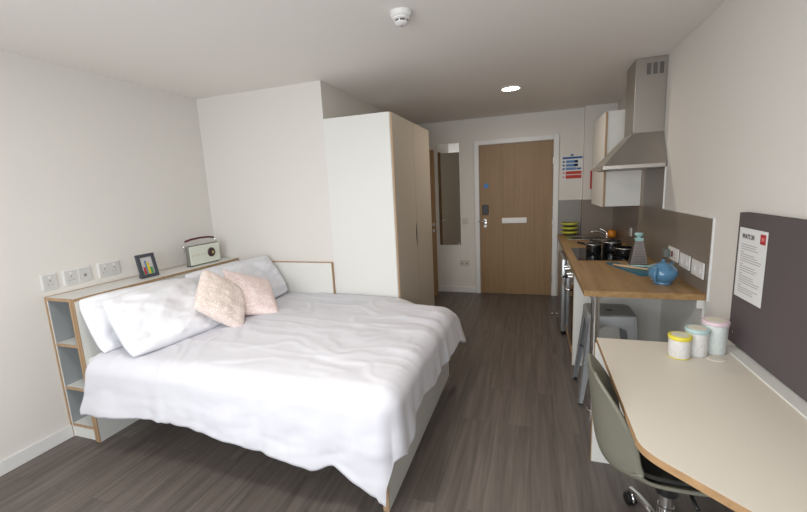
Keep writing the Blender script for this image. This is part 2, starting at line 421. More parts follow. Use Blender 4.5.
b = MB(); b.box(HX0, HX0+.010, 1.584, 1.5898, .0, HZ); b.box(HX0+.010, HX1-.043, 1.586, 1.5898, HZ-.02, HZ)
b.box(HX1-.043, HX1-.023, 1.584, 1.5898, 0, HZ); b.box(HX1-.020, HX1, 1.584, 1.5898, 0, HZ)
b.build('edge_band', 'ply', hb, label='plywood front edges')
MB().box(HX1, HX1+.003, HY0, HY1, HZ-.018, HZ+.0005).build('edge_band', 'ply', hb, label='plywood lip along the top')
MB().box(HX0, HX0+.004, HY0, HY1, HZ, HZ+.004).build('edge_band', 'ply', hb, label='thin brown line where the top meets the wall')
# side headboard panel against the projecting wall
sp = thing('bed_side_panel', 'low white panel with plywood edge on the wall along the far side of the bed', 'panel', (-2.2, 3.05, 0))
MB().box(HX1+.004, -1.706, 3.036, 3.061, 0, .955).build('board', 'lam', sp)
b = MB(); b.box(HX1+.004, -1.700, 3.034, 3.061, .955, .961); b.box(-1.706, -1.698, 3.034, 3.061, 0, .955)
b.build('edge_band', 'ply', sp, label='plywood edge')

# ------------------------------------------------------------------ bed
BX0, BX1, BY0, BY1 = -2.728, -.662, 1.58, 3.03
bed = thing('bed', 'white bed base with solid foot panel and plywood corner edge, open underneath', 'bed', (-1.7, 2.3, 0))
MB().box(BX1-.028, BX1, BY0-.02, BY1, 0, .42).build('foot_panel', 'lam', bed)
MB().box(BX1-.030, BX1+.001, BY0-.024, BY0-.0202, 0, .421).build('edge_band', 'ply', bed, label='plywood edge of the foot panel')
MB().box(BX0+.002, BX1-.03, BY0, BY0+.025, .26, .36).build('side_rail', 'lam', bed)
MB().box(BX0+.002, BX1-.03, BY1-.025, BY1, .26, .36).build('side_rail', 'lam', bed)
MB().box(BX0+.002, BX1-.03, BY0+.025, BY1-.025, .33, .3595).build('bed_base', 'lam', bed)
for x in (-1.75, -1.1): MB().box(x-.03, x+.03, 2.27, 2.33, 0, .33).build('leg', 'lam', bed)
mt = MB().box(BX0+.004, BX1-.035, BY0+.005, BY1-.005, .361, .60, .03).build('mattress', 'mattress', None, 50)
centre(mt); tag(mt, 'white mattress on the bed base, hidden under the duvet', 'mattress')

# duvet: an open drape over the near edge and the foot, pointed at the corner
def fbm(x, y, z=0, o=3): return noise.fractal(Vector((x, y, z)), 1.0, 2.0, o)
def sst(a, b_, x):
    t = max(0, min(1, (x-a)/(b_-a))); return t*t*(3-2*t)
SX0, SX1 = -2.53, -.675      # along X, fold-over line at SX1
TY0, TY1 = 1.575, 3.03
RR = .085
def lerp_tab(tab, x):
    if x <= tab[0][0]: return tab[0][1]
    for (a, va), (b2, vb) in zip(tab, tab[1:]):
        if x <= b2: return va+(vb-va)*(x-a)/(b2-a)
    return tab[-1][1]
NEAR = [(-2.69, .42), (-2.5, .39), (-2.05, .35), (-1.46, .40), (-1.2, .425), (-1.02, .455), (-.90, .425), (-.80, .47), (-.70, .52), (-.6, .55)]
FOOT = [(1.4, .44), (1.575, .38), (1.66, .34), (1.8, .27), (2.1, .30), (2.5, .30), (3.03, .30)]
def duvet(u, v):
    # u along X, v along Y
    us, vs = .84, .24
    s_in = SX0+(SX1-SX0)*min(1, u/us); dx = max(0, (u-us)/(1-us))
    t_in = TY0+(TY1-TY0)*max(0, (v-vs)/(1-vs)); dy = max(0, (vs-v)/vs)
    ln = lerp_tab(NEAR, s_in+dx*.3); lf = lerp_tab(FOOT, t_in-dy*.3)
    ox, oy = dx*lf*(1-.62*min(1, dy*1.2)), dy*ln
    r = math.hypot(ox, oy)
    n1 = fbm(s_in*1.6, t_in*1.6, 3)
    wr = fbm(s_in*1.5+.8*n1, t_in*7+3*n1, 7, 4)*.5+fbm(s_in*6+2*n1, t_in*3, 11, 3)*.4
    rg = 1-abs(noise.noise(Vector((s_in*1.1+.6*n1, t_in*5.5+1.5*n1+.9*s_in, 4)))); rg = max(0, rg-.72)/.28
    ztop = .652+.012*n1+.006*wr+.006*rg*rg
    ztop += .020*math.sin(PI*sst(-2.7, -.66, s_in))*math.sin(PI*min(1, max(0, (t_in-TY0)/(TY1-TY0))))
    # creases pressed in along the length
    for yc, am in ((1.80, .003), (2.30, .003)):
        ztop += am*math.exp(-((t_in-yc-.03*math.sin(2.2*s_in))/.014)**2)
    # droop at the far edge past the wardrobe
    ztop -= .10*sst(2.80, 3.05, t_in)*sst(-1.25, -.72, s_in)
    # diagonal tension folds near the foot
    k = sst(-1.35, -.7, s_in)
    ztop += .007*k*math.sin(26*(t_in+.35*s_in)+6*n1)*(.5+.5*wr)
    if r < 1e-9:
        return Vector((s_in, t_in, ztop))
    ca, sa = ox/r, oy/r
    phi = math.atan2(sa, ca)
    arc = RR*PI/2
    if r < arc:
        a = r/RR; out = RR*math.sin(a); down = RR*(1-math.cos(a))
    else:
        out = RR+.06*(r-arc); down = RR+(r-arc)
    # folds
    cy0_ = phi*.6
    q = s_in+(PI/2-phi)*.14+(t_in-TY0)*(1 if dx > 0 else 0)
    fa = sst(.02, .38, r)
    fold = math.sin(15*q+3.5*fbm(q*1.7, 0, 2))*.55+.45*math.sin(31*q+4*fbm(q*3, 5, 1))
    amp = (.008*sa+.014*ca)*fa*(1+.5*min(ca, sa))
    out += amp*fold+.005*fbm(q*5+cy0_, r*5, 4)*fa
    if ca > .5: out += .05*sst(2.1, 3.0, t_in)*fa*ca
    cx, cy = s_in, t_in
    p = Vector((cx+ca*out, cy-sa*out, ztop-down))
    p.y -= .013*sa*fa*fbm(s_in*3.2, r*6, 8)
    # left end flares out a little
    if u < .16: p.x -= .105*sst(.16, 0, u)*min(1, (r/.36)**1.6)
    p.z += .012*fbm(q*4, 9, 1)*fa
    p.z = max(p.z, .03)
    return p
b = MB().grid(duvet, 190, 150)
dv = b.build('duvet', 'fabric', None, True); centre(dv); solid(dv, .022, 1)
tag(dv, 'white cotton duvet draped over the bed and its near corner', 'duvet')

# pillows
def pillow_mesh(W, H, Tn, seed, pinch=.015, n=48, wr=.013, rnd=.065):
    bm = MB()
    def side(sg):
        def fn(u, v):
            a, c = 2*u-1, 2*v-1
            a = math.sin(a*PI/2)*.35+a*.65; c = math.sin(c*PI/2)*.35+c*.65
            ex = max(0, 1-a*a); ey = max(0, 1-c*c)
            x = W/2*a*(1-pinch*ey*abs(a)); z = H/2*c*(1-pinch*ex*abs(c)); rc = 1-rnd*(a*a*c*c)**1.6; x *= rc; z *= rc
            th = Tn/2*(ex**.38)*(ey**.38)
            nn = noise.fractal(Vector((a*2.2+seed, c*2.2, sg*.6+seed)), 1, 2, 4)
            n3 = noise.noise(Vector((a*1.2+seed*3, c*5, seed)))
            th += wr*(nn*1.6+n3)*min(1, ex*3)*min(1, ey*3)
            return Vector((x, sg*max(th, .002), z))
        return fn
    bm.grid(side(-1), n, n); bm.grid(side(1), n, n)
    bmesh.ops.remove_doubles(bm.b, verts=bm.b.verts, dist=.0045)
    bmesh.ops.recalc_face_normals(bm.b, faces=bm.b.faces)
    return bm
def place(bm, name, m, quad, label, cat, group, W, H):
    """map the flat pillow onto four corner points (bottom left, bottom right, top right, top left)"""
    BL, BR, TR, TL = [Vector(q) for q in quad]
    if cat == 'cushion':
        mid = (BL+BR+TR+TL)/4; BL, BR, TR, TL = [mid+(q-mid)*1.09 for q in (BL, BR, TR, TL)]
    nrm = ((BR-BL).cross(TL-BL)).normalized()
    for v in bm.b.verts:
        a, c = v.co.x/W+.5, v.co.z/H+.5
        p = BL*(1-a)*(1-c)+BR*a*(1-c)+TR*a*c+TL*(1-a)*c+nrm*(-v.co.y)
        if p.z < .672: p.z = .672-(.672-p.z)*.12     # the lower rim settles into the bedding
        p.x = max(p.x, -2.728)
        v.co = p
    bmesh.ops.recalc_face_normals(bm.b, faces=bm.b.faces)
    o = bm.build(name, m, None, True); centre(o); return tag(o, label, cat, group)
g = 'white bed pillows'
place(pillow_mesh(.74, .46, .15, 1.3), 'pillow', 'pillow', [(-2.47, 1.525, .66), (-2.46, 2.25, .66), (-2.60, 2.27, .985), (-2.68, 1.56, 1.0)], 'white pillow at the near end, upright against the headboard behind another', 'pillow', g, .74, .46)
place(pillow_mesh(.74, .50, .20, 5.1), 'pillow', 'pillow', [(-2.19, 1.500, .675), (-2.08, 2.17, .68), (-2.52, 2.28, .99), (-2.43, 1.535, 1.01)], 'plump white pillow leaning in front at the near end of the bed', 'pillow', g, .74, .50)
place(pillow_mesh(.70, .44, .13, 8.7), 'pillow', 'pillow', [(-2.46, 2.32, .66), (-2.46, 3.00, .66), (-2.62, 3.00, .99), (-2.62, 2.29, .995)], 'white pillow behind the far one, only its top left corner showing', 'pillow', g, .70, .44)
place(pillow_mesh(.70, .46, .13, 2.9), 'pillow', 'pillow_grey', [(-2.13, 2.30, .68), (-2.145, 3.01, .685), (-2.37, 3.02, 1.035), (-2.45, 2.35, 1.0)], 'smooth pale grey-white pillow leaning at the far end behind the cushions', 'pillow', g, .70, .46)
g = 'small pink patterned cushions'
place(pillow_mesh(.40, .38, .15, 3.3, .04, 34, .006, .05), 'cushion', 'cush1', [(-2.055, 1.865, .89), (-1.925, 2.10, .665), (-2.10, 2.35, .87), (-2.235, 2.135, 1.065)], 'cream and rose dotted cushion, the left and lower of two', 'cushion', g, .40, .38)
place(pillow_mesh(.40, .38, .15, 6.4, .04, 34, .006, .05), 'cushion', 'cush2', [(-2.05, 2.235, .715), (-1.835, 2.40, .69), (-2.10, 2.66, .875), (-2.215, 2.30, 1.035)], 'pink dotted cushion, the right of two, before the grey-white pillow', 'cushion', g, .40, .38)

# ------------------------------------------------------------------ radio and picture frame on the headboard shelf
rd = thing('radio', 'cream retro radio with round dark dial and burgundy handle on the headboard shelf', 'radio', (-2.86, 2.745, .991))
RX0, RX1, RY0, RY1 = -2.87, -2.82, 2.575, 2.925
MB().box(RX0, RX1-.006, RY0, RY1, .995, 1.172, .012).build('case', 'radio_s', rd, 50)
MB().box(RX1-.008, RX1, RY0+.006, RY1-.006, 1.0, 1.166, .004).build('front_panel', 'radio', rd)
MB().lathe([(.042, RX1-.001), (.042, RX1+.006), (.036, RX1+.012), (.018, RX1+.012), (.018, RX1+.02), (0, RX1+.02)], (0, 2.815, 1.088), 32, 'x').build('dial', mat('dial brown', (64, 44, 44), .35), rd, 40)
MB().lathe([(.014, RX1+.02), (.012, RX1+.024), (0, RX1+.024)], (0, 2.815, 1.088), 20, 'x').build('knob', 'brass', rd, 40)
for k in range(5): MB().box(RX1, RX1+.0015, 2.60+k*.034, 2.618+k*.034, 1.083, 1.088).build('badge_letter', 'brass', rd)
MB().tube([(-2.86, 2.585, 1.215), (-2.86, 2.65, 1.226), (-2.86, 2.745, 1.23), (-2.86, 2.84, 1.226), (-2.86, 2.90, 1.215)], .009).build('handle', 'handle', rd, True)
for y in (2.558, 2.932):
    MB().tube([(-2.86, y, 1.12), (-2.86, y, 1.18), (-2.86, y+(.02 if y < 2.7 else -.02), 1.215)], .006).build('handle_bracket', 'chrome', rd, True)
for y in (2.60, 2.89): MB().box(-2.89, -2.83, y-.01, y+.01, .991, .996).build('foot', 'blackm', rd)
pf = thing('picture_frame', 'small dark slate picture frame with colourful photo on the headboard shelf', 'picture frame', (-2.84, 2.17, .991))
ang = math.radians(-10); 
def frame_part(x0, x1, y0, y1, z0, z1, name, m, par=pf, bev=0, label=None):
    rot = Matrix.Rotation(ang, 3, 'Y')
    return MB().box(x0, x1, y0, y1, z0, z1, bev, rot, (-2.83, 0, .992)).build(name, m, par, label=label)
b = MB(); rot = Matrix.Rotation(ang, 3, 'Y'); pv = (-2.83, 0, .992)
for a in ((2.125, 2.275, .993, 1.018), (2.125, 2.275, 1.152, 1.177), (2.125, 2.151, 1.018, 1.152), (2.249, 2.275, 1.018, 1.152)):
    b.box(-2.845, -2.827, *a, .002, rot, pv)
b.build('frame', 'frame', pf)
ph = frame_part(-2.842, -2.836, 2.151, 2.249, 1.018, 1.152, 'photograph', 'photo')
for (y0, y1, z1, m) in ((2.165, 2.182, 1.075, 'p_red'), (2.183, 2.197, 1.125, 'p_blu'), (2.198, 2.217, 1.11, 'p_yel'), (2.218, 2.240, 1.07, 'p_grn'), (2.152, 2.164, 1.05, 'p_grn')):
    frame_part(-2.836, -2.835, y0, y1, 1.02, z1, 'printed_shape', m, ph)
b = MB(); b.box(-2.892, -2.888, 2.15, 2.19, .992, 1.10, 0, Matrix.Rotation(math.radians(14), 3, 'Y'), (-2.89, 0, .992)); b.build('stand', 'frame', pf)

# ------------------------------------------------------------------ wardrobe
WX, WY0, WY1, WZ = -1.075, YA-.004, 4.245, 2.19
wd = thing('wardrobe', 'tall white two-door wardrobe with plywood edges and slot handle', 'wardrobe', (-1.38, 3.65, 0))
MB().box(XB+.002, WX-.020, WY0, WY0+.02, 0, WZ).build('side_panel', 'lam', wd)
MB().box(XB+.002, WX-.020, WY1-.02, WY1, 0, WZ).build('side_panel', 'lam', wd)
MB().box(XB+.002, WX-.024, WY0+.02, WY1-.02, WZ-.02, WZ).build('top', 'lam', wd)
MB().box(XB+.002, XB+.012, WY0+.02, WY1-.02, 0, WZ-.02).build('back_panel', 'lam', wd)
MB().box(XB+.012, WX-.06, WY0+.02, WY1-.02, .08, .10).build('bottom', 'lam', wd)
MB().box(WX-.06, WX-.05, WY0+.02, WY1-.02, 0, .08).build('plinth', 'lam', wd)
ymid = 3.652
for y0, y1 in ((WY0+.002, ymid-.002), (ymid+.002, WY1-.002)):
    dr = MB().box(WX-.019, WX, y0, y1, .03, WZ-.004).build('door', 'lam_shaded', wd)
    MB().box(WX-.013, WX+.0004, y0-.0012, y0, .03, WZ-.004).build('edge_band', 'ply', dr, label='plywood edge')
pts = []
for k in range(13):
    a = PI*k/12; pts.append((ymid-.004-.030*math.sin(a), 1.01+.25*k/12))
MB().prism(pts, WX-.002, WX+.0015, 'x').build('handle_slot', 'dark', wd, label='dark cut-out handle between the doors')

# ------------------------------------------------------------------ ceiling items
sd = thing('smoke_detector', 'round white smoke detector with dark slots on the ceiling', 'smoke detector', (-.652, 2.10, 2.42))
SC = (-.674, 2.155, 0)
MB().lathe([(.058, 2.5), (.058, 2.482), (.052, 2.474), (.047, 2.472)], SC, 40).build('base', 'white', sd, 40)
MB().lathe([(.046, 2.473), (.046, 2.462), (.036, 2.458)], SC, 40).build('housing', 'white', sd, 40)
MB().lathe([(.034, 2.459), (.034, 2.450)], SC, 40).build('slot_ring', 'dark', sd, 40, label='dark slots')
for k in range(6):
    b = MB(); b.box(-.004, .004, -.0365, -.030, 2.449, 2.46, 0, Matrix.Rotation(PI/3*k, 3, 'Z'))
    for v in b.b.verts: v.co += Vector((SC[0], SC[1], 0))
    b.build('rib', 'white', sd)
MB().lathe([(.037, 2.450), (.036, 2.444), (.026, 2.437), (.010, 2.434), (0, 2.434)], SC, 40).build('cap', 'white', sd, 40)
MB().lathe([(.006, 2.435), (.005, 2.431), (0, 2.431)], SC, 16).build('indicator', 'pin', sd, True)
cl = thing('overhead_fill_disc', 'round glowing disc added on the ceiling out of view, as fill for the bed', 'ceiling light', (-.95, .75, 2.47))  # unseen glowing disc, added to go with the overhead fill
MB().lathe([(.18, 2.5), (.18, 2.475), (.172, 2.47), (0, 2.47)], (-.95, .75, 0), 40).build('diffuser', 'lamp', cl, 40)
LP = (-.212, 4.162)
dl = thing('downlight', 'round recessed ceiling downlight, glowing, in front of the entrance door', 'ceiling light', (LP[0], LP[1], 2.49))
MB().lathe([(.084, 2.5), (.105, 2.5), (.105, 2.494), (.084, 2.490)], (LP[0], LP[1], 0), 48, close=False).build('rim', 'white', dl, 40)
MB().lathe([(.086, 2.498), (.084, 2.4925), (0, 2.4925)], (LP[0], LP[1], 0), 48).build('diffuser', 'lamp', dl, 40)
def spot(x, y, p):
    l = bpy.data.lights.new('downlight_lamp', 'AREA'); l.shape = 'DISK'; l.size = .15; l.energy = p; l.color = (1, .86, .70)
    o = bpy.data.objects.new('downlight_lamp', l); COL.objects.link(o); o.location = (x, y, 2.485)
spot(LP[0], LP[1], 9)

# ------------------------------------------------------------------ kitchen
KX, KY, KZ, KT = .321, 2.675, .872, .038
wt = thing('worktop', 'oak-effect kitchen worktop on a round chrome leg', 'worktop', (.65, 4.2, 0))
SPX = XR-.010
b = MB(); outline = [(KX, KY), (XR-.0115, KY), (XR-.0115, KY+.006), (XR-.001, KY+.006), (XR-.001, 5.609), (.619, 5.609), (.619, YB-.001), (.36, YB-.001), (.335, YB-.034), (KX, YB-.034)]
b.prism(outline, KZ-KT, KZ); b.build('top', 'worktop', wt)
MB().lathe([(.038, KZ-KT), (.038, KZ-KT-.012), (.027, KZ-KT-.014), (.027, .03), (.034, .025), (.034, .0)], (.396, 2.712, 0), 28).build('leg', 'chrome', wt, 40, label='round chrome leg')
MB().box(.94, .972, KY+.002, KY+.024, KZ-KT-.05, KZ-KT).build('bracket', 'white', wt, label='small white bracket under the corner')
# splashback
sb = thing('splashback', 'taupe-grey splashback panel along the kitchen wall with white edge trim', 'splashback', (XR, 4.2, KZ))
ZS = 1.322
b = MB(); b.prism([(2.658, KZ+.001), (5.60, KZ+.001), (5.60, ZS), (4.29, ZS), (4.29, 1.651), (3.59, 1.651), (3.59, ZS), (2.658, ZS)], XR-.009, XR-.001, 'x')
b.build('panel', 'splash', sb)
b = MB(); b.box(XR-.0105, XR-.0005, 2.648, 2.658, KZ-.035, ZS+.006); b.box(XR-.0105, XR-.0005, 2.658, 3.588, ZS, ZS+.006); b.box(XR-.0105, XR-.0005, 3.582, 3.588, ZS+.006, 1.651)
b.build('edge_trim', 'skirt', sb, label='thin white edge trim')
MB().box(.622, XR-.009, 5.600, 5.609, KZ+.001, ZS+.01).build('end_panel', 'splash', sb)
MB().box(.330, .610, YB-.011, YB-.001, KZ+.001, ZS+.01).build('recess_panel', mat('grey splashback', (140, 135, 130), .4), sb)
MB().box(.611, .619, 5.600, YB-.012, KZ+.001, ZS+.01).build('return_panel', 'splash', sb)
# sockets above the worktop
g = 'white sockets on the kitchen splashback'
socket(1, 3.14, 3.348, .972, 1.066, 'white double socket with a grey plug, farthest of the three in a row', g, 'socket')
socket(1, 2.925, 3.105, .962, 1.056, 'white double switch plate, middle of the three above the worktop', g, 'switch')
socket(1, 2.705, 2.885, .955, 1.052, 'white double switch plate nearest the end of the worktop', g, 'switch')
socket(1, 4.52, 4.60, .985, 1.07, 'white single socket by the sink, beyond the cooking pots', g, 'socket')
pg = thing('plug', 'grey plug pushed into the far socket above the worktop', 'plug', (XR-.04, 3.31, 1.0))
MB().box(XR-.06, XR-.024, 3.29, 3.345, .985, 1.045, .006).build('body', mat('grey plug plastic', (110, 116, 112), .5), pg)
rs = MB().box(XR-.030, XR-.023, 3.235, 3.25, 1.0, 1.04, .002).build('neon_switch', mat('dark red switch', (110, 40, 44), .4)); centre(rs)
tag(rs, 'tiny dark red rocker on the far kitchen socket', 'switch')
# end panel and base units under the worktop
ep = thing('base_unit_end_panel', 'white panel closing the cupboard end under the worktop, behind the stool', 'panel', (.65, 3.46, 0))
MB().box(KX+.014, XR-.001, 3.45, 3.468, 0, KZ-KT-.001).build('board', 'lam', ep)
MB().box(KX+.010, KX+.014, 3.449, 3.468, 0, KZ-KT-.001).build('edge_band', 'ply', ep)
MB().box(XR-.014, XR-.001, 2.69, 3.449, .0, KZ-KT-.001).build('wall_lining', 'lam') 
wl = bpy.data.objects['wall_lining']; centre(wl); tag(wl, 'pale grey lining board on the wall under the worktop, right of the stool', 'panel')
ov = thing('oven', 'built-in oven with black glass door and chrome handle under the hob', 'oven', (.65, 3.77, 0))
MB().box(.36, .93, 3.47, 4.07, .10, KZ-KT-.001).build('housing', 'steel', ov)
MB().box(KX+.004, .36, 3.472, 4.068, .17, .70, .004).build('door', 'black', ov)
MB().box(KX+.004, .36, 3.472, 4.068, .705, KZ-KT-.004, .003).build('control_panel', 'steel', ov)
MB().tube([(.33, 3.52, .655), (.285, 3.52, .655), (.275, 3.54, .655), (.275, 4.0, .655), (.285, 4.02, .655), (.33, 4.02, .655)], .011).build('handle', 'chrome', ov, True)
for y in (3.55, 3.66, 3.88, 3.99):
    MB().lathe([(.022, KX+.005), (.018, KX-.028), (0, KX-.028)], (0, y, .765), 20, 'x').build('knob', 'chrome', ov, 40)
MB().box(KX+.004, .36, 3.472, 4.068, .10, .165, .002).build('lower_trim', 'ply', ov)
MB().box(.38, .40, 3.47, 4.07, 0, .099).build('plinth', 'lam', ov)
ap = thing('fridge', 'silver-fronted appliance beyond the oven under the worktop', 'fridge', (.6, 4.4, 0))
MB().box(.34, .93, 4.16, 4.74, .03, KZ-KT-.002).build('body', 'steel', ap)
MB().box(.283, .338, 4.16, 4.74, .035, KZ-KT-.03, .014).build('door', mat('silver door', (170, 170, 170), .3, .7), ap, 40)
for x in (.31, .88):
    for y in (4.20, 4.70): MB().lathe([(.018, 0), (.018, .032)], (x, y, 0), 14).build('foot', 'blackm', ap)
bu = thing('sink_base_unit', 'white base cupboard under the sink beyond the silver appliance', 'cupboard', (.6, 5.1, 0))
MB().box(.36, .93, 4.76, 5.60, .10, KZ-KT-.16).build('body', 'lam', bu)
for y0, y1 in ((4.762, 5.178), (5.182, 5.598)):
    MB().box(.340, .359, y0, y1, .10, KZ-KT-.004).build('door', 'lam', bu)
MB().box(.40, .42, 4.76, 5.60, 0, .099).build('plinth', 'lam', bu)
# hob
hb_ = thing('hob', 'black glass electric hob set in the worktop', 'hob', (.62, 4.1, KZ))
MB().box(.385, .905, 3.74, 4.44, KZ, KZ+.006, .002).build('glass_top', 'black', hb_)
M['zone'] = mat('zone print', (70, 70, 72), .3)
for x, y, r in ((.51, 3.95, .09), (.76, 3.95, .075), (.51, 4.25, .075), (.76, 4.25, .09)):
    MB().lathe([(r, KZ+.0062), (r, KZ+.0066), (r-.003, KZ+.0066), (r-.003, KZ+.0062)], (x, y, 0), 40, close=False).build('heating_zone', 'zone', hb_)
# pots
def pot(x, y, r, h, label, handle, lid='glass'):
    z = KZ+.0068
    t = thing('saucepan', label, 'saucepan', (x, y, z), 'black pans on the hob')
    MB().lathe([(0, z), (r*.93, z), (r, z+.012), (r, z+h), (r+.006, z+h+.002), (r+.006, z+h+.005), (r-.004, z+h+.003), (r-.005, z+.01), (0, z+.008)], (x, y, 0), 36, close=False).build('body', 'pot', t, 40)
    if lid != 'none': MB().lathe([(r+.002, z+h+.006), (r*.8, z+h+.018), (r*.4, z+h+.026), (0, z+h+.028)], (x, y, 0), 36, close=False).build('lid', 'pot' if lid == 'pot' else 'glass', t, True)
    if lid != 'none': MB().lathe([(.010, z+h+.022), (.008, z+h+.028), (.016, z+h+.032), (.013, z+h+.036), (0, z+h+.038)], (x, y, 0), 18).build('lid_knob', 'blackm', t, True)
    MB().lathe([(r+.0075, z+h-.002), (r+.0075, z+h+.0045), (r+.006, z+h+.0045)], (x, y, 0), 36, close=False).build('rim', 'steel', t, True)
    a, L = handle
    ca, sa = math.cos(a), math.sin(a)
    MB().tube([(x+ca*(r-.003), y+sa*(r-.003), z+h*.86), (x+ca*(r+L*.3), y+sa*(r+L*.3), z+h*.92), (x+ca*(r+L), y+sa*(r+L), z+h*.98)], [.010, .011, .009]).build('handle', 'blackm', t, True)
    if L < .08:
        MB().tube([(x-ca*(r-.003), y-sa*(r-.003), z+h*.86), (x-ca*(r+L), y-sa*(r+L), z+h*.92)], [.010, .011]).build('handle', 'blackm', t, True)
    return t
pot(.560, 4.08, .068, .092, 'black saucepan on the left of the hob, handle to the back left', (2.4, .11), 'pot')
pot(.735, 4.18, .085, .100, 'black saucepan with lid at the back right of the hob', (2.5, .14), 'pot')
pot(.800, 3.955, .085, .075, 'wide black pan with steel rim, nearest the wall and the grater', (.6, .05), 'none')
# sink and tap
sk = thing('sink', 'stainless steel inset sink with drainer and mixer tap at the far end of the worktop', 'sink', (.66, 5.35, KZ))
b = MB()
sx0, sx1, sy0, sy1 = .41, .92, 5.10, 5.46
b.box(sx0, sx1, sy0, sy0+.04, KZ, KZ+.008, .002); b.box(sx0, sx1, sy1-.04, sy1, KZ, KZ+.008, .002)
b.box(sx0, sx0+.05, sy0+.04, sy1-.04, KZ, KZ+.008, .002); b.box(sx1-.10, sx1, sy0+.04, sy1-.04, KZ, KZ+.008, .002)
b.build('rim', 'steel', sk)
b = MB(); b.box(sx0+.05, sx1-.10, sy0+.04, sy1-.04, KZ+.0005, KZ+.0025); b.build('bowl', mat('sink basin steel', (96, 94, 92), .4, .8), sk)
MB().lathe([(.03, KZ+.003), (.03, KZ+.005), (.012, KZ+.004), (0, KZ+.004)], (.61, 5.28, 0), 24).build('waste', 'chrome', sk, True)
MB().lathe([(.026, KZ+.008), (.024, KZ+.02), (.020, KZ+.03), (.020, KZ+.06), (.016, KZ+.068), (0, KZ+.07)], (.872, 5.30, 0), 24).build('tap_body', 'chrome', sk, 40)
MB().tube([(.872, 5.30, KZ+.035), (.84, 5.30, KZ+.05), (.76, 5.30, KZ+.078), (.72, 5.30, KZ+.08), (.70, 5.30, KZ+.072), (.695, 5.30, KZ+.055)], [.013, .013, .012, .012, .012, .013]).build('spout', 'chrome', sk, True)
MB().tube([(.872, 5.30, KZ+.068), (.845, 5.33, KZ+.085), (.79, 5.30, KZ+.112)], [.009, .008, .007]).build('lever', 'chrome', sk, True)
# stack of bowls
proto = None
for k in range(3):
    z = KZ+.001+.056*k
    lab = ('yellow-rimmed bowl at the bottom of the stack of three by the far wall', 'yellow-rimmed bowl in the middle of the stack of three by the far wall', 'yellow-rimmed bowl on top of the stack of three by the far wall')[k]
    if proto is None:
        proto = thing('bowl', lab, 'bowl', (.468, 5.575, z), 'stacked yellow bowls')
        MB().lathe([(.045, z), (.055, z+.004), (.085, z+.03), (.100, z+.052), (.095, z+.052), (.078, z+.028), (0, z+.010)], (.468, 5.575, 0), 36).build('body', 'bowlg', proto, 40)
        MB().lathe([(.0962, z+.030), (.112, z+.050), (.108, z+.0545), (.093, z+.0545)], (.468, 5.575, 0), 36, close=False).build('rim', 'yellow', proto, True, label='yellow rim')
    else: copy_tree(proto, (.468, 5.575, z), lab)
# orange fruit-shaped ornament
of = thing('orange', 'round orange fruit beside the tap on the worktop', 'fruit', (.932, 5.33, KZ))
MB().lathe([(0, KZ+.009), (.03, KZ+.012), (.047, KZ+.030), (.053, KZ+.055), (.047, KZ+.082), (.026, KZ+.100), (0, KZ+.103)], (.915, 5.235, 0), 28).build('peel', 'orange', of, True)
MB().lathe([(.006, KZ+.102), (.004, KZ+.108), (0, KZ+.108)], (.915, 5.235, 0), 10).build('stalk', 'bowlg', of, True)
of.location.y = 5.235
for c in of.children: c.location = (-(0.932-.932), 5.33-5.235-(5.33-5.235), 0)
for c in of.children:
    for v in c.data.vertices: v.co.y += (5.33-5.235)
# wall cabinet
wc = thing('overhead_cupboard', 'white wall cupboard with plywood-edged door beyond the extractor hood', 'cupboard', (.83, 4.7, 1.31))
CZ0, CZ1 = 1.312, 2.215
MB().box(.678, XR-.0005, 4.302, 4.318, CZ0, CZ1).build('side_panel', 'lam', wc)
MB().box(.678, XR-.0005, 5.064, 5.08, CZ0, CZ1).build('side_panel', 'lam', wc)
MB().box(.678, XR-.0005, 4.318, 5.064, CZ0, CZ0+.016).build('bottom', 'lam', wc)
MB().box(.678, XR-.0005, 4.318, 5.064, CZ1-.016, CZ1).build('top', 'lam', wc)
dr = MB().box(.655, .676, 4.304, 5.08, CZ0-.004, CZ1).build('door', 'lam', wc)
MB().box(.657, .674, 4.298, 4.3035, CZ0-.004, CZ1).build('edge_band', 'ply', dr, label='plywood edge of the cupboard door')
# extractor hood
hd = thing('extractor_hood', 'stainless steel chimney extractor hood above the hob', 'extractor hood', (.8, 3.9, 1.65))
hx0, hy0, hy1 = .537, 3.565, 4.165
MB().box(hx0, XR-.0105, hy0, hy1, 1.652, 1.682, .002).build('rim', mat('hood rim steel', (205, 202, 196), .25, .8), hd)
cx0, cy0, cy1 = .768, 3.70, 4.03
MB().hull([(hx0+.004, hy0+.004, 1.682), (XR-.002, hy0+.004, 1.682), (XR-.002, hy1-.004, 1.682), (hx0+.004, hy1-.004, 1.682)],
          [(cx0, cy0, 1.932), (XR-.002, cy0, 1.932), (XR-.002, cy1, 1.932), (cx0, cy1, 1.932)]).build('canopy', 'hood', hd)
MB().box(cx0, XR-.002, cy0, cy1, 1.932, 2.497, .002).build('chimney', 'hood', hd)
M['vent'] = mat('vent dark', (96, 92, 90), .5)
for k in range(3): MB().box(.842+k*.044, .872+k*.044, cy0-.0012, cy0, 2.37, 2.455).build('vent_slot', 'vent', hd, label='dark vent slot')
MB().box(hx0+.04, XR-.05, hy0+.04, hy1-.04, 1.646, 1.652).build('filter', mat('filter mesh', (130, 130, 130), .4, .6), hd)
# fire blanket on far wall
fb = MB().box(.70, .80, 5.57, 5.609, 1.47, 1.70, .006).build('fire_blanket_case', 'red'); centre(fb)
tag(fb, 'red fire blanket case mostly hidden behind the wall cupboard', 'fire blanket')
